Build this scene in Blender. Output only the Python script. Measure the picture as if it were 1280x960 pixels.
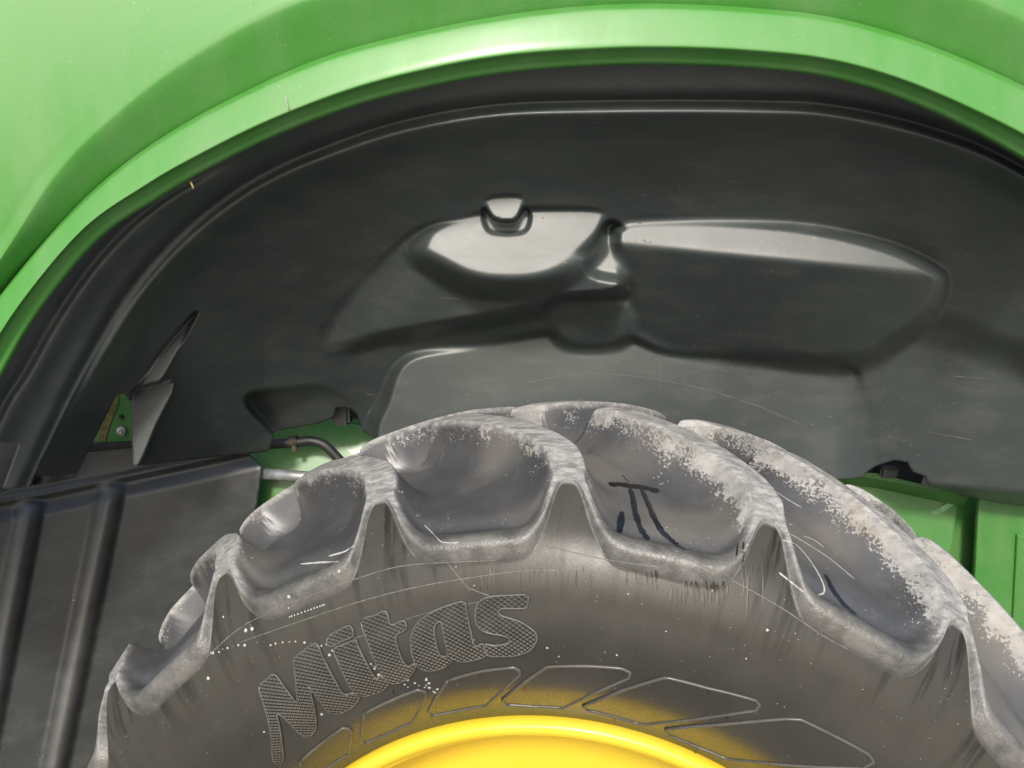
import bpy, bmesh, math, random
import numpy as np
from mathutils import Vector, Matrix
from mathutils.bvhtree import BVHTree
random.seed(4); np.random.seed(4)
R = math.radians
scn = bpy.context.scene
col = scn.collection
for o in list(bpy.data.objects): bpy.data.objects.remove(o)

# ------------------------------------------------------------ camera, sky, sun, exposure
FPX, PITCH, CAM_H = 962.0, R(6.92), 1.59           # focal length in pixels of a 1280-wide picture
cd = bpy.data.cameras.new('camera'); cam = bpy.data.objects.new('camera', cd); col.objects.link(cam)
cd.sensor_width = 36; cd.lens = FPX / 1280 * 36; cd.clip_start = .02; cd.clip_end = 800
cam.location = (0, 0, CAM_H); cam.rotation_euler = (R(90) - PITCH, 0, 0)
scn.camera = cam
SUN_EL, SUN_AZ = R(34), R(-5)                     # azimuth measured from straight behind the camera, minus = left
to_sun = Vector((math.sin(SUN_AZ) * math.cos(SUN_EL), -math.cos(SUN_AZ) * math.cos(SUN_EL), math.sin(SUN_EL)))
w = bpy.data.worlds.new('World'); scn.world = w; w.use_nodes = True
nt = w.node_tree; bg = nt.nodes['Background']; sky = nt.nodes.new('ShaderNodeTexSky')
sky.sky_type = 'NISHITA'; sky.sun_disc = False; sky.sun_elevation = SUN_EL
sky.sun_rotation = math.atan2(to_sun.x, to_sun.y); sky.dust_density = 3.0; sky.air_density = 1.0
nt.links.new(sky.outputs[0], bg.inputs[0]); bg.inputs[1].default_value = 0.12
sl = bpy.data.lights.new('sun', 'SUN'); so = bpy.data.objects.new('sun', sl); col.objects.link(so)
sl.energy = 2.5; sl.angle = R(8); sl.color = (1, .955, .88)
so.rotation_euler = to_sun.to_track_quat('Z', 'Y').to_euler(); so.location = to_sun * 6
scn.view_settings.view_transform = 'Standard'; scn.view_settings.look = 'None'
scn.view_settings.exposure = 0.65; scn.view_settings.gamma = 1

# ------------------------------------------------------------ pixel -> place
CAMV = np.array([0, 0, CAM_H]); FW = np.array([0, math.cos(PITCH), -math.sin(PITCH)]); UP = np.array([0, math.sin(PITCH), math.cos(PITCH)])
def rays(u, v):
    u = np.asarray(u, float); v = np.asarray(v, float)
    return np.stack([(u - 640) / FPX, FW[1] + UP[1] * (480 - v) / FPX, FW[2] + UP[2] * (480 - v) / FPX], -1)
def at_y(u, v, y):
    d = rays(u, v); return CAMV + d * (np.asarray(y) / d[..., 1])[..., None]
def smooth(pts, n=8, closed=False):
    P = np.array(pts, float); N = len(P); out = []
    for i in range(N if closed else N - 1):
        p0, p1, p2, p3 = (P[(i + k) % N] if closed else P[min(max(i + k, 0), N - 1)] for k in (-1, 0, 1, 2))
        for t in np.arange(n) / n:
            out.append(.5 * (2 * p1 + (p2 - p0) * t + (2 * p0 - 5 * p1 + 4 * p2 - p3) * t * t + (3 * p1 - p0 - 3 * p2 + p3) * t ** 3))
    if not closed: out.append(P[-1])
    return np.array(out)
def seg_dist(pts, poly, closed=True):
    """distance, nearest point and nearest segment's side for a cloud of 2-D points"""
    P = np.asarray(pts, float); A = np.asarray(poly, float)
    B = np.roll(A, -1, 0) if closed else A[1:]
    if not closed: A = A[:-1]
    best = np.full(len(P), 1e9); near = P.copy(); side = np.zeros(len(P))
    for a, b in zip(A, B):
        d = b - a; L = d @ d
        if L < 1e-14: continue
        t = np.clip(((P - a) @ d) / L, 0, 1); q = a + t[:, None] * d
        e = np.hypot(*(P - q).T); m = e < best
        best[m] = e[m]; near[m] = q[m]
        side[m] = np.sign((d[0] * (P[:, 1] - a[1]) - d[1] * (P[:, 0] - a[0])))[m]
    return best, near, side
def inside(pts, poly):
    P = np.asarray(pts, float); A = np.asarray(poly, float); B = np.roll(A, -1, 0); c = np.zeros(len(P), bool)
    for a, b in zip(A, B):
        m = (a[1] > P[:, 1]) != (b[1] > P[:, 1])
        if a[1] != b[1]: c ^= m & (P[:, 0] < (b[0] - a[0]) * (P[:, 1] - a[1]) / (b[1] - a[1]) + a[0])
    return c
def sdf(pts, poly):
    d, n, s = seg_dist(pts, poly); return np.where(inside(pts, poly), -d, d)
def sstep(a, b, x):
    t = np.clip((np.asarray(x, float) - a) / (b - a), 0, 1); return t * t * (3 - 2 * t)
def clip_grid(poly, step, holes=()):
    """regular grid cut to an outline: boundary vertices slide onto the outline"""
    poly = np.asarray(poly, float); lo = poly.min(0) - step; hi = poly.max(0) + step
    nx, ny = (np.ceil((hi - lo) / step).astype(int) + 1)
    X, Y = np.meshgrid(lo[0] + np.arange(nx) * step, lo[1] + np.arange(ny) * step); P = np.stack([X.ravel(), Y.ravel()], 1)
    s = sdf(P, poly)
    for h in holes: s = np.maximum(s, -sdf(P, h))
    idx = np.arange(nx * ny).reshape(ny, nx)
    q = np.stack([idx[:-1, :-1], idx[:-1, 1:], idx[1:, 1:], idx[1:, :-1]], -1).reshape(-1, 4)
    keep = s[q].mean(1) < 0; q = q[keep]
    used = np.unique(q); cnt = np.bincount(q.ravel(), minlength=nx * ny)
    bd = used[(cnt[used] < 4) | (s[used] > 0)]
    d, n, _ = seg_dist(P[bd], poly)
    for h in holes:
        d2, n2, _ = seg_dist(P[bd], h); m = d2 < d; n[m] = n2[m]; d[m] = d2[m]
    ok = d < step * 1.3; P[bd[ok]] = n[ok]
    rm = np.full(nx * ny, -1); rm[used] = np.arange(len(used))
    return P[used], rm[q]

# ------------------------------------------------------------ object helpers
def add(name, verts, faces, mat, parent=None, smooth_=True, normals=None, attrs=None):
    me = bpy.data.meshes.new(name); me.from_pydata([tuple(map(float, v)) for v in verts], [], [tuple(map(int, f)) for f in faces]); me.update()
    if smooth_: me.polygons.foreach_set('use_smooth', [True] * len(me.polygons))
    if mat: me.materials.append(mat)
    for k, vals in (attrs or {}).items():
        a = me.attributes.new(k, 'FLOAT', 'POINT'); a.data.foreach_set('value', np.asarray(vals, np.float32))
    if normals is not None: me.normals_split_custom_set_from_vertices([tuple(map(float, n)) for n in normals])
    return link(name, me, parent)
def link(name, me, parent=None):
    o = bpy.data.objects.new(name, me); col.objects.link(o); o.parent = parent; return o
def grid_faces(nr, nc, wrap=False, flip=False):
    out = []
    for i in range(nr - 1):
        for j in range(nc if wrap else nc - 1):
            k = (j + 1) % nc; f = (i * nc + j, i * nc + k, (i + 1) * nc + k, (i + 1) * nc + j)
            out.append(f[::-1] if flip else f)
    return out
def tube(name, pts, rad, mat, parent, n=12, data=False):
    pts = [Vector(p) for p in pts]; V = []; up = Vector((0, 0, 1)); prev = None
    for i, p in enumerate(pts):
        t = (pts[min(i + 1, len(pts) - 1)] - pts[max(i - 1, 0)]).normalized()
        a = (prev - t * prev.dot(t)) if prev else t.cross(up if abs(t.z) < .9 else Vector((1, 0, 0)))
        a.normalize(); prev = a; b = t.cross(a); r = rad[i] if hasattr(rad, '__len__') else rad
        V += [p + (a * math.cos(k * 2 * math.pi / n) + b * math.sin(k * 2 * math.pi / n)) * r for k in range(n)]
    F = grid_faces(len(pts), n, True); F += [tuple(range(n))[::-1], tuple(range((len(pts) - 1) * n, len(pts) * n))]
    if data: return V, F
    return add(name, V, F, mat, parent)
def box(name, size, loc, mat, parent, bev=.004, rot=(0, 0, 0), shear=None):
    bm = bmesh.new(); bmesh.ops.create_cube(bm, size=1)
    for v in bm.verts: v.co = Vector((v.co.x * size[0], v.co.y * size[1], v.co.z * size[2]))
    bmesh.ops.bevel(bm, geom=bm.edges[:], offset=bev, segments=2, affect='EDGES')
    me = bpy.data.meshes.new(name); bm.to_mesh(me); bm.free(); me.materials.append(mat)
    o = link(name, me, parent); o.location = loc; o.rotation_euler = rot; return o

# ------------------------------------------------------------ materials
class NT:
    def __init__(s, name):
        s.m = bpy.data.materials.new(name); s.m.use_nodes = True; s.t = s.m.node_tree; s.n = s.t.nodes; s.p = s.n['Principled BSDF']
    def new(s, typ, **kw):
        n = s.n.new('ShaderNode' + typ)
        for k, v in kw.items():
            if k in n.inputs: s.put(n.inputs[k], v)
            else: setattr(n, k, v)
        return n
    def put(s, sock, v):
        if hasattr(v, 'is_output') or hasattr(v, 'links'): s.t.links.new(v, sock)
        else: sock.default_value = v
    def math(s, op, a, b=None, clamp=False):
        n = s.n.new('ShaderNodeMath'); n.operation = op; n.use_clamp = clamp; s.put(n.inputs[0], a)
        if b is not None: s.put(n.inputs[1], b)
        return n.outputs[0]
    def ramp(s, fac, a, b, lo=0., hi=1.):
        n = s.n.new('ShaderNodeMapRange'); n.interpolation_type = 'SMOOTHSTEP'; s.put(n.inputs[0], fac)
        for i, v in enumerate((a, b, lo, hi)): n.inputs[i + 1].default_value = v
        return n.outputs[0]
    def mix(s, fac, a, b):
        n = s.n.new('ShaderNodeMix'); n.data_type = 'RGBA'; s.put(n.inputs[0], fac); s.put(n.inputs[6], a); s.put(n.inputs[7], b); return n.outputs[2]
    def noise(s, vec, scale, detail=4, rough=.55, dist=0.):
        n = s.new('TexNoise'); s.put(n.inputs['Vector'], vec); n.inputs['Scale'].default_value = scale; n.inputs['Detail'].default_value = detail
        n.inputs['Roughness'].default_value = rough; n.inputs['Distortion'].default_value = dist; return n.outputs[0]
    def vscale(s, vec, xyz):
        n = s.n.new('ShaderNodeVectorMath'); n.operation = 'MULTIPLY'; s.put(n.inputs[0], vec); n.inputs[1].default_value = xyz; return n.outputs[0]
    def coord(s, obj=None):
        n = s.n.new('ShaderNodeTexCoord'); n.object = obj; return n.outputs['Object']
    def pos(s): return s.n.new('ShaderNodeNewGeometry').outputs['Position']
    def attr(s, name):
        n = s.n.new('ShaderNodeAttribute'); n.attribute_name = name; return n.outputs['Fac']
    def bump(s, h, strength=.3, dist=.002, prev=None):
        n = s.n.new('ShaderNodeBump'); n.inputs['Strength'].default_value = strength; n.inputs['Distance'].default_value = dist
        s.put(n.inputs['Height'], h)
        if prev is not None: s.put(n.inputs['Normal'], prev)
        return n.outputs[0]
    def out(s, **kw):
        for k, v in kw.items(): s.put(s.p.inputs[k.replace('_', ' ')], v)
        return s.m
def C4(r, g, b): return (r, g, b, 1)

def paint(name, base, rough=.34, dust=.12, dcol=(.30, .33, .24)):
    s = NT(name); P = s.pos()
    n1 = s.noise(P, 3.2, 5); n2 = s.noise(P, 160, 3); n3 = s.noise(s.vscale(P, (1, 1, .35)), 14, 6, .65)
    c = s.mix(s.ramp(n1, .3, .7, 0, .35), C4(*base), C4(base[0] * 1.35, base[1] * 1.12, base[2] * 1.25))
    film = s.math('MULTIPLY', s.ramp(n3, .35, .75), dust * 2)
    c = s.mix(film, c, C4(*dcol))
    sp = s.ramp(s.noise(P, 380, 2), .70, .77)
    c = s.mix(s.math('MULTIPLY', sp, .40), c, C4(.5, .55, .42))
    rg = s.math('ADD', rough, s.math('MULTIPLY', s.ramp(n3, .3, .75), .14))
    return s.out(Base_Color=c, Roughness=rg, Coat_Weight=.28, Coat_Roughness=.20, Normal=s.bump(n2, .05, .001))
M_green = paint('green_paint', (.052, .225, .032), .42, .08)
M_frame = paint('green_frame_shaded', (.036, .165, .026), .40, .12, (.25, .26, .15))  # green darkened: the chassis's deeper shade is put into the colour
M_yellow = paint('yellow_paint', (.66, .50, .03), .32, .03, (.6, .5, .2))

def plastic(name, base=(.028, .0355, .0367), rough=.45, dust=1., rib_light=False):
    s = NT(name); P = s.pos()
    big = s.noise(P, 3.5, 4, .6); mid = s.noise(s.vscale(P, (.5, 1, 1.2)), 26, 6, .68); grain = s.noise(P, 900, 2)
    c = s.mix(s.ramp(big, .3, .7, 0, .6), C4(*base), C4(base[0] * 1.5, base[1] * 1.55, base[2] * 1.45))
    film = s.math('MULTIPLY', s.ramp(mid, .42, .78), .16 * dust)
    c = s.mix(film, c, C4(.16, .155, .14))
    # dust specks and short pale scratches
    sp = s.math('MULTIPLY', s.ramp(s.noise(P, 280, 3, .6), .665, .74), s.ramp(s.noise(P, 11, 4), .38, .62))
    sc = s.ramp(s.noise(s.vscale(P, (.10, 1, 1)), 330, 2, .5, .3), .735, .79)
    gate = s.ramp(s.noise(P, 9, 3), .45, .62)
    marks = s.math('MULTIPLY', s.math('MAXIMUM', sp, s.math('MULTIPLY', sc, gate)), .8 * dust, True)
    c = s.mix(marks, c, C4(.26, .265, .255))
    if rib_light: c = s.mix(s.math('MULTIPLY', s.attr('rib_light'), s.ramp(mid, .2, .7, .45, .9)), c, C4(.085, .086, .084))  # ribs mixed lighter: the light they catch is put into the colour
    rg = s.math('ADD', rough - .05, s.math('MULTIPLY', mid, .14))
    nb = s.bump(grain, .22, .0007); nb = s.bump(big, .10, .01, nb)
    return s.out(Base_Color=c, Roughness=rg, Specular_IOR_Level=.85, Normal=nb)
M_liner = plastic('black_moulded_plastic')
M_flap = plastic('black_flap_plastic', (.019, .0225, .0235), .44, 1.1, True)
def simple(name, c, rough=.5, metal=0., var=.3, sc=40, bump=.1):
    s = NT(name); P = s.pos(); n = s.noise(P, sc, 6, .62)
    k = s.mix(s.ramp(n, .3, .72), C4(*[x * (1 - var) for x in c]), C4(*[min(1, x * (1 + var)) for x in c]))
    return s.out(Base_Color=k, Roughness=s.math('ADD', rough - .08, s.math('MULTIPLY', n, .16)), Metallic=metal, Normal=s.bump(n, bump, .001))
M_hose = simple('black_hose_rubber', (.018, .018, .019), .5)
M_steel = simple('grey_steel', (.30, .31, .31), .42, .6)
M_rust = simple('rusty_clamp', (.075, .055, .042), .7, .3, .5, 120)
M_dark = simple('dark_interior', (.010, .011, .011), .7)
M_bolt = simple('zinc_bolt', (.45, .44, .40), .4, .8)
M_straw = simple('dry_straw', (.45, .34, .14), .7)
M_white = simple('dried_white_paint', (.36, .36, .345), .6, 0, .15, 300)
M_black = simple('black_paint_mark', (.008, .009, .010), .32)
M_blue = simple('blue_black_drip', (.012, .014, .020), .30)
M_primer = simple('pale_sealant', (.16, .36, .16), .5)
M_stain = simple('brown_stain', (.13, .12, .03), .6, 0, .5, 150)

def ground_mat():
    s = NT('gravel_ground'); P = s.pos(); n = s.noise(P, 2, 6); g = s.noise(P, 60, 4)
    c = s.mix(s.ramp(n, .3, .7), C4(.25, .24, .22), C4(.33, .318, .295)); c = s.mix(s.ramp(g, .35, .7), c, C4(.20, .185, .16))
    return s.out(Base_Color=c, Roughness=.9, Normal=s.bump(g, .5, .01))
M_ground = ground_mat()

# ------------------------------------------------------------ ground
GR = 400
gnd = add('ground', [(-GR, -GR, 0), (GR, -GR, 0), (GR, GR, 0), (-GR, GR, 0)], [(0, 1, 2, 3)], M_ground, smooth_=False); gnd['kind'] = 'structure'
machine = bpy.data.objects.new('farm_machine', None); col.objects.link(machine); machine.location = (0, 0, 0)
machine['label'] = 'green farm machine with black wheel arch liner above a dusty lugged tyre on yellow rim'
machine['category'] = 'farm machine'

# ------------------------------------------------------------ body panel and arch flare (swept sections)
EDGE = smooth([(-150, 800), (-95, 670), (-48, 565), (0, 472), (50, 387), (125, 297), (200, 246), (260, 211), (350, 167), (450, 130), (550, 105), (640, 90), (740, 82), (830, 80), (930, 84), (1024, 94), (1110, 117), (1200, 155), (1290, 205), (1380, 270)])
LIP = smooth([(-172, 795), (-118, 660), (-70, 553), (-20, 458), (33, 374), (110, 284), (187, 232), (250, 197), (343, 152), (446, 114), (548, 88), (639, 73), (740, 66), (832, 64), (934, 68), (1030, 78), (1118, 101), (1210, 139), (1303, 187), (1396, 251)])
CREST = smooth([(-205, 750), (-150, 622), (-100, 520), (-52, 442), (-5, 376), (60, 298), (120, 237), (185, 186), (268, 137), (395, 78), (510, 46), (632, 22), (740, 10), (836, 8), (940, 13), (1036, 24), (1128, 48), (1226, 86), (1325, 135), (1425, 200)])
OUTER = smooth([(-240, 790), (-185, 665), (-135, 560), (-88, 468), (-42, 388), (14, 300), (62, 225), (115, 166), (215, 85), (330, 18), (465, -30), (620, -62), (740, -74), (836, -76), (946, -70), (1050, -58), (1146, -32), (1250, 8), (1355, 58), (1460, 125)])
FAR = smooth([(-620, 620), (-560, 480), (-480, 330), (-400, 210), (-330, 110), (-260, 20), (-180, -50), (-90, -110), (20, -180), (140, -240), (300, -300), (480, -340), (740, -360), (836, -362), (960, -356), (1100, -340), (1240, -310), (1400, -270), (1560, -210), (1720, -130)])
def sweep(name, secs, mat, parent, flip=False):
    V = []; n = len(secs[0][0])
    for c, y in secs: V += list(at_y(c[:, 0], c[:, 1], np.full(n, y)))
    return add(name, V, grid_faces(len(secs), n, False, flip), mat, parent)
def lerp(a, b, t): return a + (b - a) * t
def resec(stations, k):
    """rounded cross-section through the stations (curve, y) by Catmull-Rom"""
    arr = np.stack([np.concatenate([c, np.broadcast_to(np.asarray(y, float).reshape(-1, 1), (len(c), 1))], 1) for c, y in stations])
    out = smooth(arr.reshape(len(stations), -1), k).reshape(-1, *arr.shape[1:])
    return [(o[:, :2], o[:, 2]) for o in out]
flare_st = [(lerp(EDGE, LIP, -.10), .985), (EDGE, .952), (lerp(EDGE, LIP, .5), .9435), (LIP, .935), (lerp(LIP, CREST, .08), .9275), (lerp(LIP, CREST, .18), .9262), (lerp(LIP, CREST, .5), .9292), (lerp(LIP, CREST, .88), .9335), (lerp(LIP, CREST, .96), .936), (CREST, .943), (lerp(CREST, OUTER, .04), .955)]
flare = sweep('fender_flare', resec(flare_st, 5), M_green, machine, True)
_t = np.linspace(0, 1, len(FAR)); YF = np.interp(_t, [0, .25, .5, .75, 1], [.84, .86, .965, .985, .97]); YM = .5 * YF + .5 * .928
panel_st = [(lerp(CREST, OUTER, .00), .957), (lerp(CREST, OUTER, .10), .952), (lerp(CREST, OUTER, .35), .943), (lerp(CREST, OUTER, .70), .931), (lerp(CREST, OUTER, .90), .9252), (OUTER, .9238), (lerp(OUTER, FAR, .03), .924), (lerp(OUTER, FAR, .07), lerp(.924, YM, .1)), (lerp(OUTER, FAR, .14), lerp(.924, YM, .25)), (lerp(OUTER, FAR, .26), lerp(.924, YM, .52)), (lerp(OUTER, FAR, .45), lerp(.924, YM, .92)), (lerp(OUTER, FAR, .7), lerp(YM, YF, .42)), (FAR, YF)]
panel = sweep('body_panel', resec(panel_st, 5), M_green, machine, True)

chip = [at_y(np.array(u), np.array(v), np.array(.9235)) for u, v in ((357, 121), (358, 127), (360, 133), (361, 139))]
tube('paint_scratch', chip, [.0004, .0008, .0008, .0003], M_white, flare, 6)

# ------------------------------------------------------------ wheel arch liner
CREASE = smooth([(-60, 760), (20, 640), (52, 575), (78, 520), (97, 482), (127, 428), (160, 374), (200, 324), (247, 278), (300, 238), (350, 210), (400, 189), (480, 161), (560, 143), (640, 133), (740, 130), (850, 129), (950, 130), (1024, 133), (1110, 148), (1190, 170), (1250, 194), (1330, 240), (1400, 290)])
RIDGE2 = smooth([(-30, 585), (0, 522), (13, 497), (33, 467), (67, 407), (107, 347), (147, 300), (187, 264), (232, 234), (300, 200), (340, 182)])
LIN = np.array([(0, 480)] and list(map(tuple, EDGE[(EDGE[:, 0] > -60) & (EDGE[:, 0] < 1340)])) + [(1345, 640), (1280, 633), (1251, 629), (1204, 620), (1160, 607), (1157, 596), (1141, 590), (1134, 578), (1118, 575), (1096, 582), (1085, 589), (1078, 597), (1040, 600), (760, 640), (520, 600), (468, 548), (455, 541), (451, 531), (446, 518), (438, 511), (420, 509), (417, 522), (400, 529), (350, 538), (343, 541), (339, 557), (335, 564), (313, 567), (250, 573), (200, 579), (181, 582), (166, 582), (165, 553), (165, 503), (161, 496), (151, 491), (144, 497), (130, 525), (116, 553), (110, 566), (103, 579), (94, 597), (60, 604), (14, 611), (4, 611), (14, 585), (24, 557), (22, 553), (-60, 553)], float)
def plane_y(u, v, p0, elev, az):
    """depth of a plane through p0 whose normal leans up by elev and to the left by az (degrees)"""
    n = np.array([-math.sin(R(az)) * math.cos(R(elev)), -math.cos(R(az)) * math.cos(R(elev)), math.sin(R(elev))])
    d = rays(u, v); t = ((p0 - CAMV) @ n) / (d @ n); return np.clip(t * d[..., 1], .9, 1.9)
def smax(a, b, k): return np.logaddexp(a / k, b / k) * k
class Liner:
    T = staticmethod(lambda u: np.interp(u, [-60, 0, 330, 460, 1280], [1.20, 1.24, 1.42, 1.43, 1.43]))
    vb = staticmethod(lambda u: np.interp(u, [-60, 0, 330, 450, 700, 1000, 1280, 1400], [620, 600, 568, 550, 600, 610, 636, 650]))
    def base(s, P):
        u, v = P[:, 0], P[:, 1]
        dc, _, sc = seg_dist(P, CREASE, False); de, _, _ = seg_dist(P, EDGE, False)
        ins = sc > 0                                        # inside the crease
        b = np.maximum(0, s.vb(u) - v)
        k = dc / (dc + b + 1e-6)
        c0 = np.interp(u, [0, 250, 560], [1.050, 1.030, .996]); inner = c0 + (s.T(u) - c0) * k ** .85
        band = .966 + (c0 - .966) * de / (de + dc + 1e-6)
        return np.where(ins, inner, band), np.where(ins, dc, -dc), de
    def __call__(s, P):
        u, v = P[:, 0], P[:, 1]
        y, sc, de = s.base(P)
        ov = lambda uu, vv: s.base(np.array([[uu, vv]], float))[0][0]
        y = y + np.interp(u, [0, 480], [.009, .018]) * np.exp(-((sc + 4) / 8.) ** 2) - np.interp(u, [0, 480], [.011, .017]) * np.exp(-((sc - 12) / np.where(sc < 12, 8., 20.)) ** 2)                     # groove along the crease
        d2, _, s2 = seg_dist(P, RIDGE2, False); q = np.where(s2 > 0, d2, -d2)
        y = y + (.005 * np.exp(-((q + 5) / 7.) ** 2) - .008 * np.exp(-((q - 7) / np.where(q < 7, 7., 16.)) ** 2)) * sstep(330, 230, u)
        def patch(y, poly, planes, ft, fb, vs, k=.006, closed=True, n=6, rel=None):
            pl = smooth(poly, n, True); lo = pl.min(0) - 60; hi = pl.max(0) + 60
            m = (u > lo[0]) & (u < hi[0]) & (v > lo[1]) & (v < hi[1]); Q = P[m]
            dd = sdf(Q, pl); f = ft + (fb - ft) * sstep(vs[0], vs[1], Q[:, 1]); M = 1 - sstep(-.25 * f, f, dd)
            z = None
            for pl_ in planes:
                if len(pl_) == 3:                                  # plane through three places on or off the wall
                    A, B, D = (at_y(np.array(a), np.array(b), np.array(ov(a, b) + c)) for a, b, c in pl_); nn = np.cross(B - A, D - A); dd_ = rays(Q[:, 0], Q[:, 1])
                    z = np.clip(((A - CAMV) @ nn) / (dd_ @ nn) * dd_[:, 1], .9, 1.9); continue
                if len(pl_) == 2:                                  # plane hinged on an edge of the bulge, leaning up by the angle
                    (e1_, e2_), th = pl_; A, B = (at_y(np.array(a), np.array(b), np.array(ov(a, b) + c)) for a, b, c in (e1_, e2_)); d_ = (B - A) / np.linalg.norm(B - A)
                    n0 = np.array([0, -1., 0]); n0 = n0 - d_ * (n0 @ d_); n0 /= np.linalg.norm(n0); n1 = np.cross(n0, d_); n1 *= np.sign(n1[2]); nn = math.cos(R(th)) * n0 + math.sin(R(th)) * n1
                    dd_ = rays(Q[:, 0], Q[:, 1]); zz = np.clip(((A - CAMV) @ nn) / (dd_ @ nn) * dd_[:, 1], .9, 1.9); z = zz if z is None else smax(z, zz, k); continue
                u0, v0, off, el, az = pl_
                p0 = at_y(np.array(u0), np.array(v0), np.array(ov(u0, v0) + off)); zz = plane_y(Q[:, 0], Q[:, 1], p0, el, az)
                z = zz if z is None else smax(z, zz, k)
            y = y.copy(); y[m] = y[m] * (1 - M) + z * M; return y
        # big dark slab the shapes stand on, its long lower face and the grey shelf below
        y = patch(y, [(470, 545), (484, 505), (510, 452), (587, 437), (672, 421), (702, 421), (728, 432), (775, 428), (791, 427), (836, 444), (927, 449), (1056, 458), (1072, 500), (1081, 550), (1075, 640), (760, 660), (480, 640)], [(700, 430, .015, -3.0, -2)], 10, 16, (440, 520))
        y = patch(y, [(1100, 436), (1155, 424), (1225, 450), (1290, 490), (1300, 640), (1120, 640), (1085, 560)], [(1180, 500, .0, -20, 6)], 45, 45, (440, 500))
        y = patch(y, [(509, 300), (470, 345), (414, 425), (494, 412), (619, 391), (712, 371), (775, 358), (744, 328), (640, 300), (560, 280)], [((414, 425, .0), (509, 301, .004), (660, 384, -.060))], 9, 20, (300, 380))
        y = patch(y, [(757, 285), (775, 284), (800, 320), (815, 343), (742, 337)], [(775, 330, -.03, 13, 5)], 6, 14, (290, 340))
        y = patch(y, [(775, 289), (836, 280), (927, 282), (1017, 291), (1108, 313), (1164, 341), (1170, 358), (1150, 394), (1104, 428), (1060, 446), (927, 438), (840, 428), (802, 400), (788, 340)], [(((800, 308, -.040), (1150, 341, -.076)), 16), (((800, 308, -.040), (1150, 341, -.076)), -47)], 14, 24, (300, 400), .003, n=3)
        y = patch(y, [(690, 385), (735, 376), (778, 380), (788, 400), (775, 424), (740, 432), (705, 424)], [(740, 400, -.013, -30, 0), (740, 418, -.013, -48, 0)], 14, 16, (380, 420), .008)
        y = patch(y, [(532, 303), (545, 288), (575, 277), (610, 268), (680, 263), (745, 266), (749, 282), (730, 310), (704, 334), (668, 347), (619, 349), (584, 342), (552, 326), (532, 314)], [(645, 330, -.076, 15.5, 2)], 7, 30, (275, 320))
        y = patch(y, [(604, 262), (611, 266), (620, 276), (642, 277), (650, 264), (659, 262), (661, 274), (652, 289), (616, 289), (606, 274)], [(645, 330, -.066, 15.5, 2)], 3, 5, (260, 280))
        y = patch(y, [(611, 250), (650, 248), (644, 273), (617, 271)], [(645, 330, -.100, 15.5, 2)], 5, 3, (255, 270))
        # folds at the lower left: tapering dart, sliver groove, tucked-in scoop
        y = patch(y, [(164, 500), (176, 484), (218, 479), (196, 530), (173, 584), (160, 590)], [(190, 500, -.012, 8, 2)], 3, 4, (480, 580), n=3)
        y = patch(y, [(244, 391), (236, 410), (205, 470), (190, 478), (178, 478), (205, 435)], [(212, 440, .004, 9, -2)], 3, 3, (400, 470), n=3)
        y = patch(y, [(312, 498), (350, 492), (400, 488), (436, 506), (440, 535), (360, 545), (330, 525)], [(380, 515, .03, -38, 0)], 8, 8, (490, 520))
        y = y + .004 * np.sin(u * .011 + v * .017) * sstep(0, 80, sc)
        # turn the lower edge back on itself
        y = y + .05 * sstep(24, 0, s.vb(u) - v) * sstep(1060, 1110, u)
        return y
def shell(name, poly, step, fy, mat, parent, thick=.004, holes=()):
    P, F = clip_grid(poly, step, holes); V = at_y(P[:, 0], P[:, 1], fy(P))
    o = add(name, V, F[:, ::-1], mat, parent)
    md = o.modifiers.new('thickness', 'SOLIDIFY'); md.thickness = thick; md.offset = -1; return o
liner = shell('wheel_arch_liner', LIN, 1.9, Liner(), M_liner, machine)
liner['label'] = 'black moulded plastic wheel arch liner with bulges'

def scuffs():
    L_ = Liner(); V, F = [], []
    marks = [((735, 152), (768, 155)), ((908, 226), (925, 228)), ((610, 176), (622, 177)), ((506, 301), (512, 322)), ((272, 505), (285, 494)), ((1042, 199), (1052, 204)), ((826, 452), (824, 490)), ((195, 355), (203, 346)), ((480, 470), (486, 474)), ((548, 372), (575, 374)), ((1190, 470), (1240, 474)), ((1160, 540), (1215, 550))]
    arc = smooth([(660, 478), (720, 468), (790, 470), (870, 484), (940, 505), (1000, 530)], 5); lines = [np.array(m, float) for m in marks] + [arc]
    for _ in range(300):
        c = np.array([random.uniform(60, 1270), random.uniform(150, 560)]); a = random.gauss(.1, .5); l = random.expovariate(1 / 1.6) + .8
        if inside(c[None], LIN)[0]: lines.append(np.array([c, c + l * np.array([math.cos(a), math.sin(a)])]))
    for ln in lines:
        k = max(2, int(np.hypot(*(ln[-1] - ln[0])) / 6) + 1) if len(ln) == 2 else len(ln)
        P = ln if len(ln) > 2 else np.stack([np.linspace(ln[0], ln[1], k)[:, i] for i in (0, 1)], 1)
        t = P[-1] - P[0]; n = np.array([-t[1], t[0]]) / (np.hypot(*t) + 1e-9) * random.uniform(.25, .6); Q = np.concatenate([P + n, P - n]); o_ = len(V); V.extend(Q); m = len(P)
        F.extend((o_ + i, o_ + i + 1, o_ + m + i + 1, o_ + m + i) for i in range(m - 1))
    Q = np.array(V); V = at_y(Q[:, 0], Q[:, 1], L_(Q) - .0008)
    o = add('scuff_marks', V, F, M_scuff, liner); o['kind'] = 'stuff'
M_scuff = simple('pale_scuffed_plastic', (.105, .11, .108), .6)
scuffs()

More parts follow.
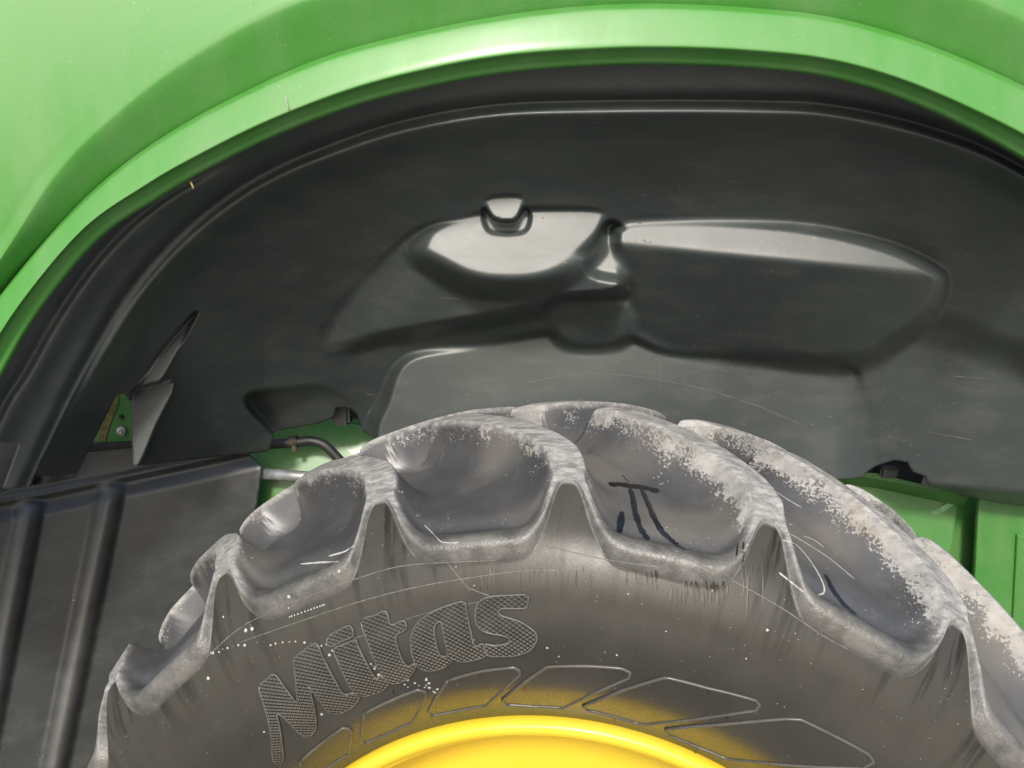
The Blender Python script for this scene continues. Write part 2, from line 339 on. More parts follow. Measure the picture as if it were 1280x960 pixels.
# ------------------------------------------------------------ ribbed splash guard (left, below the liner)
def flap_y(P):
    u, v = P[:, 0], P[:, 1]
    y = np.interp(u, [-120, 0, 320, 340], [1.21, 1.27, 1.452, 1.46])
    y = y - .05 * (v - 600) / 360
    l2 = np.interp(u, [-120, 60, 328], [672, 640, 583]); y = y + .014 * sstep(4, -16, v - l2) - .006 * np.exp(-((v - l2 + 24) / 5.) ** 2)
    for a, b, wd in (((38, 628), (-26, 960), 19), ((140, 606), (68, 960), 18)):
        c = np.interp(v, [a[1], b[1]], [a[0], b[0]]); q = np.abs(u - c)
        y = y - .014 * np.cos(np.clip(q / (wd + 2), 0, 1) * math.pi / 2) ** 1.5 * sstep(a[1] - 6, a[1] + 6, v)
    return y
FLAP = [(-110, 640), (0, 617), (14, 611), (94, 590), (112, 560), (165, 556), (200, 570), (312, 566), (318, 574), (327, 580), (327, 592), (320, 640), (311, 690), (298, 770), (280, 980), (-140, 980)]
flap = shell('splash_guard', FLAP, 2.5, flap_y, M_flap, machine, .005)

P_, _ = clip_grid(FLAP, 2.5); lit_m = np.zeros(len(P_))
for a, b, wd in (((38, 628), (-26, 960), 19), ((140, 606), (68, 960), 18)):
    c = np.interp(P_[:, 1], [a[1], b[1]], [a[0], b[0]]); lit_m = np.maximum(lit_m, sstep(wd - 2, wd - 12, np.abs(P_[:, 0] - c)) * sstep(a[1] - 4, a[1] + 6, P_[:, 1]))  # mask of the light painted along each rib
at_ = flap.data.attributes.new('rib_light', 'FLOAT', 'POINT'); at_.data.foreach_set('value', lit_m.astype(np.float32))

# ------------------------------------------------------------ wheel: frame, tyre profile
WC = np.array([.0839, 1.0370, .6992]); YAW = math.atan2(.14599, .98928)
AX = np.array([math.sin(YAW), math.cos(YAW), 0]); E1 = np.array([math.cos(YAW), -math.sin(YAW), 0]); E2 = np.array([0, 0, 1.])
def S(r): return np.interp(r, SR, SW)
_k = smooth([(.400, -.205), (.413, -.222), (.43, -.237), (.48, -.276), (.535, -.2955), (.58, -.2935), (.61, -.2855), (.64, -.270), (.665, -.248), (.69, -.2225), (.72, -.19)], 8); SR, SW = _k[:, 0], _k[:, 1]
R_SEAM = .565
def to_local(P): Q = np.asarray(P) - WC; return np.stack([Q @ E1, Q @ AX, Q @ E2], -1)
def polar_of(u, v):
    """where the line of sight meets the tyre's side: (angle, radius)"""
    d = rays(np.array(u), np.array(v)); t = np.linspace(.5, 1.4, 1801); Q = to_local(CAMV + t[:, None] * d / d[1])
    r = np.hypot(Q[:, 0], Q[:, 2]); g = Q[:, 1] - S(r); k = np.where((g[:-1] < 0) & (g[1:] >= 0))[0]
    if not len(k): return None
    k = k[0]; f = -g[k] / (g[k + 1] - g[k]); Q = Q[k] * (1 - f) + Q[k + 1] * f; return math.atan2(Q[0], Q[2]), math.hypot(Q[0], Q[2])

tyre_m_target = bpy.data.objects.new('tyre', None)          # replaced below
def revolve(name, prof, mat, parent, seg=240):
    V = []; 
    for w_, r in prof:
        for j in range(seg):
            a = 2 * math.pi * j / seg; V.append((r * math.sin(a), w_, r * math.cos(a)))
    return add(name, V, grid_faces(len(prof), seg, True), mat, parent)
bpy.data.objects.remove(tyre_m_target)
rr = np.linspace(.401, R_SEAM, 40)
prof = [(float(S(r)), float(r)) for r in rr[::-1]]
prof = prof + [(-.18, .395), (0, .39), (.18, .395)] + [(-float(S(r)), float(r)) for r in rr]
tyre = revolve('tyre', prof, None, machine)
tyre.location = WC; tyre.rotation_euler = (0, 0, -YAW)
tyre['label'] = 'dusty black tyre with deep lugs and raised lettering'

def rubber():
    s = NT('dusty_rubber'); P = s.coord(tyre)
    sep = s.n.new('ShaderNodeSeparateXYZ'); s.put(sep.inputs[0], P); x, y, z = sep.outputs
    ang = s.math('ARCTAN2', x, z); rad = s.math('SQRT', s.math('ADD', s.math('MULTIPLY', x, x), s.math('MULTIPLY', z, z)))
    cmb = s.n.new('ShaderNodeCombineXYZ'); s.put(cmb.inputs[0], s.math('MULTIPLY', ang, .6)); s.put(cmb.inputs[1], s.math('MULTIPLY', rad, .10)); cmb.inputs[2].default_value = .3
    pol = cmb.outputs[0]
    big = s.noise(P, 7, 5, .6); mid = s.noise(P, 38, 6, .65); fine = s.noise(P, 260, 4, .6)
    drip = s.noise(pol, 75, 4, .6); drip2 = s.noise(pol, 30, 3, .5)
    top, lip, crust = s.attr('top'), s.attr('lip'), s.attr('crust')
    tread = s.attr('tread')
    side = s.math('SUBTRACT', 1., tread, True)
    # rubber and its olive film of dust on the side
    c = s.mix(s.ramp(big, .35, .65), C4(.029, .0287, .0275), C4(.042, .041, .038))
    film = s.math('MULTIPLY', s.ramp(rad, .45, .66, .05, .85), s.ramp(mid, .2, .75, .45, 1.))
    c = s.mix(s.math('MULTIPLY', film, side), c, C4(.050, .047, .038))
    up = s.ramp(rad, .555, .64)
    dr = s.math('MULTIPLY', s.math('MULTIPLY', s.ramp(drip, .47, .60), s.ramp(drip2, .40, .55)), s.math('MULTIPLY', up, side))
    c = s.mix(s.math('MULTIPLY', dr, .9), c, C4(.012, .011, .008))
    # tread pockets: grey rubber with tan dust settled in the hollows
    ct = s.mix(s.ramp(big, .4, .6), C4(.056, .058, .062), C4(.080, .081, .083))
    ct = s.mix(s.math('MULTIPLY', s.ramp(s.noise(P, 7.5, 2, .4), .46, .68), .5), ct, C4(.165, .150, .128))
    ct = s.mix(s.math('MULTIPLY', s.ramp(mid, .5, .8), .22), ct, C4(.16, .157, .15))
    c = s.mix(tread, c, ct)
    c = s.mix(s.math('MULTIPLY', lip, .7), c, s.mix(s.ramp(mid, .35, .65), C4(.075, .074, .070), C4(.165, .16, .148)))
    # chalky scuffed crust on lug tops, breaking into flakes down the flank
    fl = s.noise(s.vscale(P, (1, .55, 1)), 130, 8, .74, .4); gt = s.noise(P, 24, 3)
    k = s.math('ADD', s.math('MULTIPLY', s.math('MULTIPLY', crust, s.ramp(x, -.15, .3, .66, 1.)), .62), s.math('ADD', s.math('MULTIPLY', s.math('SUBTRACT', fl, .5), 1.25), s.math('MULTIPLY', s.math('SUBTRACT', gt, .5), .7)))
    flakes = s.ramp(k, .42, .62)
    cc = s.mix(s.ramp(mid, .3, .7), C4(.25, .247, .236), C4(.44, .432, .415)); cc = s.mix(s.ramp(s.noise(P, 17, 4), .52, .68, 0, .6), cc, C4(.32, .27, .19))
    fs = s.noise(s.vscale(P, (1, .6, 1)), 300, 4, .65, .3)
    fk = s.math('ADD', fs, s.math('ADD', s.math('MULTIPLY', s.math('MULTIPLY', crust, s.ramp(x, -.1, .3, .35, 1.)), .30), s.math('MULTIPLY', s.math('SUBTRACT', gt, .5), .45)))
    specks = s.math('MULTIPLY', s.ramp(fk, .69, .75), tread)
    flakes = s.math('MAXIMUM', flakes, specks)
    c = s.mix(s.math('MULTIPLY', flakes, .78), c, cc)
    ctop = s.mix(s.ramp(s.noise(s.vscale(P, (.3, 1, 1)), 120, 5, .7), .35, .68), C4(.17, .169, .165), C4(.40, .396, .384))
    c = s.mix(s.math('MULTIPLY', top, .85), c, ctop)
    sp = s.ramp(s.noise(P, 330, 2), .735, .775)
    c = s.mix(s.math('MULTIPLY', sp, .6), c, C4(.55, .54, .5))
    rg = s.math('ADD', .38, s.math('MULTIPLY', s.math('MAXIMUM', flakes, top), .35))
    rg = s.math('ADD', rg, s.math('MULTIPLY', s.math('SUBTRACT', mid, .5), .25))
    rg = s.math('SUBTRACT', rg, s.ramp(rad, .46, .55, .10, .0))
    wr = s.noise(s.vscale(pol, (1, 1, 1)), 420, 3, .6, 1.)
    nb = s.bump(fine, .12, .0010); nb = s.bump(s.math('MULTIPLY', s.math('MAXIMUM', lip, top), s.noise(P, 190, 4, .6, .8)), .45, .0025, nb)
    nb = s.bump(s.math('MULTIPLY', flakes, fl), .35, .0012, nb)
    return s.out(Base_Color=c, Roughness=rg, Specular_IOR_Level=s.math('MAXIMUM', s.ramp(tread, 0, 1, .30, .55), s.ramp(rad, .46, .55, .75, .0)), Normal=nb)
M_rubber = rubber()
tyre.data.materials.append(M_rubber)

# tread: one moulded lug sector per side, repeated twenty times round the tyre
PITCHD = 18.0
G = smooth([(-.34, 1.2), (-.28, .6), (-.225, 0), (-.18, -.7), (-.15, -2.0), (-.115, -4.6), (-.08, -7.6), (-.04, -11.3), (0, -15.0), (.05, -19.8), (.10, -24)], 8)
def g(w_): return np.interp(w_, G[:, 0], G[:, 1])
FLO = smooth([(-.32, .640), (-.298, .648), (-.28, .6475), (-.25, .651), (-.2, .657), (-.12, .670), (-.05, .680), (0, .682)], 8)
TOP = smooth([(-.32, .60), (-.25, .667), (-.225, .690), (-.19, .704), (-.14, .719), (-.08, .731), (0, .738)], 8)
def flo(w_): return np.interp(-np.abs(w_), FLO[:, 0], FLO[:, 1])
def ltop(w_): return np.interp(-np.abs(w_), TOP[:, 0], TOP[:, 1])
def lug_m(d, w_):
    d = (d + 9) % 18 - 9
    ht = np.interp(w_, [-.23, -.19, -.1, 0], [1.15, 1.5, 1.8, 2.0])
    left = np.clip((-d - ht) / np.interp(w_, [-.2, -.11, -.03, 0], [4.6, 5.0, 3.6, 2.6]), 0, 1); right = np.clip((d - ht) / np.interp(w_, [-.2, -.1, 0], [4.4, 3.8, 2.8]), 0, 1)
    x = np.where(d < 0, left, right)
    m = (1 - x) ** np.where(d < 0, 2.3, 2.5)
    return m * (1 - .0 * x)
def r_comb(w_, phi):
    """height of the whole tread at lateral place w and angle phi (degrees, lug 0 of the near row at 0)"""
    end = lambda ww: sstep(.016, -.006, ww)
    mn = lug_m(phi - g(w_), np.minimum(w_, 0)) * end(w_); mf = lug_m(phi - 9 - g(-w_), np.minimum(-w_, 0)) * end(-w_)
    m = np.maximum(mn, mf); m = np.where(m > .94, .94 + .06 * (1 - np.exp(-(m - .94) / .04)) / (1 - math.exp(-.06 / .04)), m)
    hol = lambda ph, ww: np.exp(-((((ph - g(-.012) + 4.6 + 9) % 18 - 9) / 2.0) ** 2 + ((ww + .016) / .018) ** 2))
    return flo(w_) + (ltop(w_) - flo(w_)) * m - .018 * (hol(phi, w_) + hol(phi - 9, -w_)), m
ND = 132; N1, N2, N3, N4 = 76, 10, 12, 16
_u = smooth([(-.1, .690), (0, .690), (.07, .6893), (.13, .6855), (.20, .6755), (.28, .662), (.38, .651), (.52, .645), (.8, .643), (1, .643), (1.1, .643)], 6); UQ, UR = _u[:, 0], _u[:, 1]
def sector(ext=1):
    dl = np.linspace(-9, 9, ND + 1); st = dl[1] - dl[0]; dl = np.concatenate([[dl[0] - st], dl, [dl[-1] + st]])
    Pc = []; T, L, K, X = [], [], [], []
    for d in dl:
        dw = (d + 9) % 18 - 9; q = abs(dw) / 9
        e = sstep(.06, .55, q); e0 = sstep(.045, .25, q)
        re_ = np.interp(q, UQ, UR); we = float(S(re_)) - .001 - .016 * e0; rho = .003 + .0082 * e0
        t = np.linspace(-.012, 1, N1 + 1); t[1:] = np.linspace(0, 1, N1)
        wv = (we + rho) * t
        phi = d + g(wv)
        r, m = r_comb(wv, phi)
        r = r + (re_ - r[-1]) * sstep(we + rho + .07, we + rho, wv) - .007 * np.exp(-((wv - (we + rho + .026)) / .013) ** 2) * e0                  # lip stands up a little
        re = r[-1]; c0 = np.array([wv[-1], re - rho])
        aa = np.linspace(0, math.pi / 2, N2 + 1)[1:]
        arc = np.stack([c0[0] - rho * np.sin(aa), c0[1] + rho * np.cos(aa)], 1)
        # lip face down to the side, with a fillet
        rl = c0[1] - (.004 + .008 * e0 + .006 * e); wl = S(rl)
        tt = np.linspace(0, 1, N3 + 1)[1:]
        p0 = arc[-1]; p3 = np.array([wl, rl]); p1 = p0 + (0, -(p0[1] - rl) * .95); sl_ = (S(rl) - S(rl - .01)) / .01
        p2 = p3 + np.array([sl_, 1]) * (p0[1] - rl) * .25
        fa = ((1 - tt) ** 3)[:, None] * p0 + (3 * (1 - tt) ** 2 * tt)[:, None] * p1 + (3 * (1 - tt) * tt ** 2)[:, None] * p2 + (tt ** 3)[:, None] * p3
        sr = np.linspace(rl, R_SEAM, N4 + 1)[1:]; sr = np.append(sr, 2 * sr[-1] - sr[-2]); sd = np.stack([S(sr), sr], 1)
        prof_ = np.concatenate([np.stack([wv, r], 1), arc, fa, sd])
        ph = np.concatenate([phi, np.full(N2 + N3 + N4 + 1, phi[-1])])
        Pc.append(np.stack([prof_[:, 1] * np.sin(np.radians(ph)), prof_[:, 0], prof_[:, 1] * np.cos(np.radians(ph))], 1))
        n2 = N2 + N3 + N4 + 1
        tp = sstep(.80, .97, m); 
        sad = sstep(.40, .14, q) * sstep(we + .05, we + .01, wv); tp = np.maximum(tp, sad); T.append(np.concatenate([tp, tp[-1] * np.linspace(1, .5, N2), tp[-1] * np.linspace(.5, 0, N3), np.zeros(N4 + 1)]))
        lp = np.concatenate([sstep(we + .034, we + .012, wv), np.ones(N2), np.linspace(1, 0, N3) ** .6, np.zeros(N4 + 1)]); L.append(lp * sstep(.04, .22, q))
        kk = sstep(.10, .85, m) * np.where(((phi - g(wv) + 9) % 18 - 9) < 0, 1., .75)
        K.append(np.concatenate([kk, kk[-1] * np.linspace(1, 0, N2), np.zeros(N3 + N4 + 1)]))
        X.append(np.concatenate([np.ones(N1 + 1), np.ones(N2), np.linspace(1, 0, N3), np.zeros(N4 + 1)]))
    P = np.stack(Pc, 1)                                    # rows x columns
    du = P[1:-1, 2:] - P[1:-1, :-2]; dv = P[2:, 1:-1] - P[:-2, 1:-1]
    n = np.cross(du, dv); n /= np.linalg.norm(n, axis=2, keepdims=True) + 1e-12
    cut = lambda A: np.stack(A, 1)[1:-1, 1:-1].ravel()
    return P[1:-1, 1:-1], n, dict(top=cut(T), lip=cut(L), crust=cut(K), tread=cut(X))
SP, SN, SA = sector()
if (SN[10, ND // 2] @ SP[10, ND // 2]) < 0: SN = -SN
nr, nc = SP.shape[:2]
FAC = grid_faces(nr, nc); 
def fac_dir(P, F):
    a, b, c = (P.reshape(-1, 3)[F[5 * (nc - 1) + nc // 2][i]] for i in range(3)); return np.cross(b - a, c - a) @ a > 0
if not fac_dir(SP, FAC): FAC = [f[::-1] for f in FAC]
PH0 = -35.1
lug = add('tread_lug', SP.reshape(-1, 3), FAC, M_rubber, tyre, normals=SN.reshape(-1, 3), attrs=SA)
FP, FN = SP * np.array([1, -1, 1]), SN * np.array([1, -1, 1])
farlug = add('tread_lug', FP.reshape(-1, 3), [f[::-1] for f in FAC], M_rubber, tyre, normals=FN.reshape(-1, 3), attrs=SA)
lug.rotation_euler = (0, R(PH0), 0); farlug.rotation_euler = (0, R(PH0 + 9), 0)
for i in range(1, 20):
    for src, off in ((lug, 0), (farlug, 9)):
        c = src.copy(); col.objects.link(c); c.parent = tyre; c.rotation_euler = (0, R(PH0 + off + i * PITCHD), 0)

# search tree of the tyre's visible side, in the tyre's own frame, for laying marks on it
bv, bf = [], []
for i in range(-1, 6):
    a = R(PH0 + i * PITCHD); Q = SP.reshape(-1, 3); o_ = len(bv)
    bv += [Vector((p[0] * math.cos(a) + p[2] * math.sin(a), p[1], -p[0] * math.sin(a) + p[2] * math.cos(a))) for p in Q]
    bf += [tuple(k + o_ for k in f) for f in FAC]
o_ = len(bv); bv += [v.co.copy() for v in tyre.data.vertices][:40 * 240]; bf += [tuple(k + o_ for k in f) for f in grid_faces(40, 240, True)]
TREE = BVHTree.FromPolygons(bv, bf)
CAML = Vector(to_local(CAMV))
def hit(u, v):
    d = rays(u, v); dl = Vector((float(d @ E1), float(d @ AX), float(d @ E2))).normalized()
    p, n, _, _ = TREE.ray_cast(CAML, dl)
    if p is None: return None
    if n.dot(dl) > 0: n = -n
    return p, n
def ribbon(name, px, width, mat, lift=.0008, step=3., parent=None, acc=None):
    px = np.asarray(px, float); L = np.concatenate([[0], np.cumsum(np.hypot(*np.diff(px, axis=0).T))]); k = max(3, int(L[-1] / step))
    s_ = np.linspace(0, L[-1], k); uu = np.interp(s_, L, px[:, 0]); vv = np.interp(s_, L, px[:, 1]); H_ = [hit(a, b) for a, b in zip(uu, vv)]
    H_ = [h for h in H_ if h]
    V, F = [], []
    for i, (p, n) in enumerate(H_):
        t = H_[min(i + 1, len(H_) - 1)][0] - H_[max(i - 1, 0)][0]; sd_ = t.cross(n)
        if sd_.length < 1e-9: sd_ = Vector((1, 0, 0))
        sd_.normalize(); ww = width * (.75 + .5 * random.random()) * (.5 if i in (0, len(H_) - 1) else 1)
        V += [p + n * lift * .2 + sd_ * ww / 2, p + n * lift, p + n * lift * .2 - sd_ * ww / 2]
        if i: a = 3 * (i - 1); F += [(a, a + 1, a + 4, a + 3), (a + 1, a + 2, a + 5, a + 4)]
    if acc is not None: o_ = len(acc[0]); acc[0].extend(V); acc[1].extend(tuple(k + o_ for k in f) for f in F); return
    return add(name, V, F, mat, parent or tyre)

# ------------------------------------------------------------ raised letters
def z1(p): return [(310 + x / 4.362, 730 + y / 4.364) for x, y in p]
def z2(p): return [(480 + x / 6, 720 + y / 6) for x, y in p]
letters = [
 (z1([(65, 555), (105, 520), (147, 488), (190, 540), (235, 600), (272, 640), (268, 560), (260, 470), (258, 405), (310, 360), (375, 320), (410, 390), (460, 490), (505, 570), (525, 592), (545, 597), (572, 588), (608, 614), (570, 660), (520, 690), (470, 698), (430, 682), (385, 620), (335, 552), (345, 590), (368, 690), (372, 770), (350, 810), (320, 825), (270, 795), (200, 722), (162, 703), (172, 760), (186, 850), (190, 955), (140, 960), (130, 830), (110, 720), (85, 630)]), []),
 (z1([(437, 290), (495, 252), (560, 225), (577, 280), (515, 308), (450, 338)]), []),
 (z1([(472, 352), (530, 325), (590, 303), (602, 332), (640, 410), (690, 500), (712, 508), (728, 495), (770, 533), (735, 572), (690, 592), (640, 603), (590, 590), (545, 530), (500, 430)]), []),
 (z1([(620, 200), (690, 170), (757, 147), (782, 220), (850, 197), (866, 243), (808, 282), (828, 370), (858, 432), (880, 443), (905, 430)]) + z2([(240, 665), (215, 715), (165, 765), (95, 795), (20, 782)]) + z1([(748, 505), (700, 430), (660, 320)]), []),
 (z2([(603, 190), (520, 207), (400, 250), (300, 308), (240, 370), (207, 450), (210, 560), (240, 650), (300, 695), (360, 700), (440, 680), (505, 638), (520, 612), (580, 633), (660, 625), (770, 582), (742, 502), (700, 520), (675, 505), (650, 400), (622, 260)]), [z2([(425, 335), (390, 360), (380, 420), (400, 530), (430, 590), (480, 580), (455, 470), (440, 380)])]),
 (z2([(1075, 142), (1080, 200), (1060, 238), (960, 240), (880, 243), (862, 272), (890, 297), (1000, 330), (1090, 380), (1145, 432), (1135, 500), (1080, 556), (980, 588), (860, 592), (778, 584), (752, 506), (830, 515), (920, 500), (945, 470), (910, 445), (830, 430), (750, 410), (702, 370), (687, 290), (702, 210), (760, 162), (850, 147), (960, 142)]), []),
]
def knurl():
    s = NT('knurled_rubber'); uv = s.n.new('ShaderNodeUVMap').outputs[0]; sep = s.n.new('ShaderNodeSeparateXYZ'); s.put(sep.inputs[0], uv); x, y = sep.outputs[0], sep.outputs[1]
    a = s.math('SINE', x); b = s.math('SINE', y); h = s.math('MULTIPLY', a, b)
    P = s.coord(tyre); n = s.noise(P, 40, 5)
    c = s.mix(s.ramp(n, .3, .7), C4(.038, .037, .034), C4(.062, .059, .052)); c = s.mix(s.ramp(h, .25, .85, 0, .7), c, C4(.115, .112, .103))
    return s.out(Base_Color=c, Roughness=.45, Normal=s.bump(h, .9, .0016))
M_knurl = knurl()
M_edge = simple('rubbed_rubber_edge', (.085, .083, .076), .42, 0, .35, 60, 0)
M_block = simple('smooth_rubber_ridge', (.075, .073, .067), .30, 0, .2, 30, 0)
def side_pt(a, r, lift):
    w0 = float(S(r)); dr = .001; sl_ = float((S(r + dr) - S(r - dr)) / (2 * dr)); n = np.array([sl_, -1.]); n /= np.linalg.norm(n)   # (radial, axial)
    r2 = r + n[0] * lift; w2 = w0 + n[1] * lift
    return (r2 * math.sin(a), w2, r2 * math.cos(a))
def polar_poly(px): return np.array([(a * .53, r) for a, r in (polar_of(*p) for p in px)])
def letter(px, holes):
    po = polar_poly(smooth(px, 3, True)); hs = [polar_poly(smooth(h, 3, True)) for h in holes]
    P, F = clip_grid(po, .0035, hs)
    lift = .0026
    V = [side_pt(p[0] / .53, p[1], lift) for p in P]
    nf = len(F); F = [tuple(map(int, f)) for f in F]
    for q in [po] + hs:
        ring = np.concatenate([q, q[:1]]); tv, tf = tube('', [side_pt(p[0] / .53, p[1], .0018) for p in ring], .0012, None, None, 6, True)
        o_ = len(V); V += [tuple(v) for v in tv]; F += [tuple(k + o_ for k in f) for f in tf]
    o = add('raised_letter', V, F, M_knurl, tyre); o.data.materials.append(M_edge)
    o.data.polygons.foreach_set('material_index', [0] * nf + [1] * (len(F) - nf))
    uv = o.data.uv_layers.new(name='UVMap')
    for lp in o.data.loops:
        if lp.vertex_index < len(P): uv.data[lp.index].uv = (P[lp.vertex_index][0] * 2 * math.pi / .0066, P[lp.vertex_index][1] * 2 * math.pi / .0048)
for px, hs in letters: letter(px, hs)

# ------------------------------------------------------------ outlined blocks round the bead
def q5(p): return [(360 + x / 4, 820 + y / 4) for x, y in p]
def q6(p): return [(640 + x / 3.2, 800 + y / 3.2) for x, y in p]
blocks = [
 q5([(62, 525), (160, 440), (275, 357), (305, 360), (318, 378), (308, 485), (190, 560), (110, 620), (66, 600)]),
 q5([(382, 285), (510, 222), (650, 166), (685, 175), (692, 195), (665, 260), (620, 330), (500, 385), (385, 434), (366, 425), (372, 350)]),
 q5([(800, 120), (960, 75), (1130, 55), (1158, 70), (1160, 92), (1080, 165), (990, 245), (850, 270), (715, 296), (702, 280), (740, 205)]),
 [(628, 874), (660, 849), (684, 833), (734, 832), (777, 835), (788, 840), (786, 847), (740, 867), (705, 884), (666, 882), (632, 880)],
 q6([(285, 262), (440, 200), (605, 150), (625, 150), (780, 190), (975, 240), (990, 258), (975, 280), (850, 298), (680, 320), (540, 335), (500, 330), (410, 303), (295, 276)]),
 [(832, 911), (871, 907), (981, 898), (1001, 899), (1040, 918), (1085, 942), (1092, 952), (1078, 960), (1024, 958), (962, 953), (909, 948), (870, 932), (836, 918)],
]
for px in blocks:
    po = polar_poly(px); P, F = clip_grid(po, .006)
    V = [side_pt(p[0] / .53, p[1], .0010) for p in P]; nf = len(F); F = [tuple(map(int, f)) for f in F]
    ring = np.concatenate([po, po[:1]]); dn = np.concatenate([np.linspace(ring[i], ring[i + 1], 6)[:-1] for i in range(len(ring) - 1)] + [ring[-1:]])
    tv, tf = tube('', [side_pt(p[0] / .53, p[1], .0008) for p in dn], .0017, None, None, 8, True); o_ = len(V)
    b = add('sidewall_block', V + [tuple(v) for v in tv], F + [tuple(k + o_ for k in f) for f in tf], M_rubber, tyre); b.data.materials.append(M_block)
    b.data.polygons.foreach_set('material_index', [0] * nf + [1] * len(tf))

# ------------------------------------------------------------ marks on the tyre: drips, chalk, mould lines, spatter
def z3(p): return [(680 + x / 4, 490 + y / 4) for x, y in p]
def z4(p): return [(880 + x / 3.2, 500 + y / 3.2) for x, y in p]
ribbon('black_paint_streak', z3([(325, 463), (380, 460), (430, 470), (490, 475), (545, 490), (575, 500)]), .012, M_black)
ribbon('black_paint_streak', z3([(390, 415), (425, 452)]), .001, M_black)
for pts, wd in (([(430, 480), (445, 530), (455, 600), (480, 680), (520, 740)], .0065), ([(485, 480), (515, 545), (550, 630), (590, 700), (640, 745), (700, 790)], .0065), ([(390, 600), (382, 660), (376, 705)], .0075)):
    ribbon('dark_drip', z3(pts), wd, M_blue)
ribbon('dark_drip', z4([(488, 700), (515, 760), (560, 820), (610, 860)]), .006, M_blue)
for pts, wd in (([(312, 560), (370, 580), (430, 650), (475, 730), (480, 770), (455, 780)], .0032), ([(335, 530), (420, 580), (510, 640), (600, 715)], .002), ([(400, 545), (440, 560), (480, 590)], .0022), ([(300, 690), (350, 730), (400, 770)], .003), ([(280, 360), (330, 395), (390, 430)], .0015)):
    ribbon('white_chalk_line', z4(smooth(pts, 4)), wd * .65, M_white, .0005)
for pts, wd in (([(387, 710), (420, 742), (450, 775), (475, 800), (520, 806), (570, 803)], .0011),):
    ribbon('white_chalk_line', [(440 + x / 4.267, 490 + y / 4.267) for x, y in pts], wd, M_white, .0006)
ribbon('white_chalk_line', [(376, 705), (400, 703), (424, 702)], .0022, M_white, .0006); ribbon('white_chalk_line', [(411, 695), (430, 690), (443, 682)], .0022, M_white, .0006)
M_mould = simple('mould_line_rubber', (.12, .117, .104), .5, 0, .3, 200)
ribbon('mould_line', smooth([(258, 822), (300, 785), (350, 760), (400, 740), (450, 722), (500, 708), (560, 703), (620, 701)], 5), .0011, M_mould, .0007)
ribbon('mould_line', smooth([(300, 803), (380, 775), (450, 752), (520, 734), (590, 722), (650, 714), (700, 713)], 5), .0010, M_mould, .0007)
ribbon('mould_line', smooth([(680, 682), (760, 700), (830, 710)], 5), .0010, M_mould, .0007)
ribbon('mould_line', smooth([(870, 704), (920, 728), (980, 762), (1024, 792), (1060, 812)], 5), .0012, M_mould, .0007)
ribbon('mould_line', [(556, 700), (585, 735), (612, 745)], .0010, M_mould, .0006)
ribbon('mould_line', smooth([(420, 808), (520, 770), (600, 752)], 4), .0006, M_mould, .0004)
for a, b in (((655, 940), (705, 940)), ((820, 812), (845, 816))): pass
for u, v in ((492, 862), (545, 884), (571, 888), (600, 843), (655, 860), (666, 882), (700, 835), (734, 866), (754, 835), (768, 898), (852, 900), (870, 935), (885, 862), (909, 893), (962, 952), (925, 902)):
    ribbon('vent_pip', [(u, v - 2), (u, v + 5)], .0011, M_black, .0022, 2.)
acc = ([], [])
for i in range(60):
    if i < 26: u, v, l, wd = random.uniform(835, 912), 728 + random.uniform(-2, 8), random.uniform(8, 30), random.uniform(.001, .0032)
    elif i < 50: u, v, l, wd = random.uniform(590, 840), 709 + random.uniform(-2, 8), random.uniform(8, 30), random.uniform(.0008, .0024)
    elif i < 64: u, v, l, wd = random.uniform(922, 958), random.uniform(675, 720), random.uniform(20, 60), random.uniform(.001, .003)
    else: u, v, l, wd = random.choice((470, 690)) + random.uniform(-9, 12), random.uniform(630, 660), random.uniform(20, 60), random.uniform(.0008, .002)
    du = random.gauss(0, 1.5); ribbon('dirt_streak', [(u, v), (u + du * .4, v + l * .5), (u + du, v + l)], wd, None, .0003, 4., None, acc)
M_streak = simple('wet_dirt_streak', (.024, .0215, .015), .45, 0, .4, 200)
ds = add('dirt_streak', acc[0], acc[1], M_streak, tyre); ds['kind'] = 'stuff'
def spatter():
    V, F = [], []
    def dot(u, v, r):
        h = hit(u, v)
        if not h: return
        p, n = h; a = n.orthogonal().normalized(); b = n.cross(a); o_ = len(V); V.append(p + n * r * .5)
        V.extend(p + (a * math.cos(k * math.pi / 4) + b * math.sin(k * math.pi / 4)) * r for k in range(8)); F.extend((o_, o_ + 1 + k, o_ + 1 + (k + 1) % 8) for k in range(8))
    line = smooth([(262, 816), (300, 806), (345, 803), (395, 804), (430, 815), (470, 833), (510, 850), (548, 862)], 12)
    for u, v in line[::2]: dot(u + random.gauss(0, 1.2), v + random.gauss(0, 1.2), abs(random.gauss(.0010, .0004)))
    for u, v in line[len(line) // 2::1]:
        if random.random() < .7: dot(u + random.gauss(0, 9), v + random.gauss(0, 6), abs(random.gauss(.0012, .0005)))
    for u, v in smooth([(362, 771), (385, 763), (405, 756)], 6): dot(u, v, .0009)
    for u, v, r in ((307, 788, .0022), (315, 786, .0022), (440, 811, .0022), (474, 844, .0022), (361, 746, .002), (260, 848, .002), (402, 893, .0018), (385, 920, .0016), (330, 915, .0012), (684, 810, .0013), (771, 819, .0011)): dot(u, v, r)
    for _ in range(40): dot(random.uniform(260, 1000), random.uniform(690, 930), abs(random.gauss(.0005, .0005)))
    o = add('paint_spatter', V, F, M_white, tyre); o['kind'] = 'stuff'
spatter()

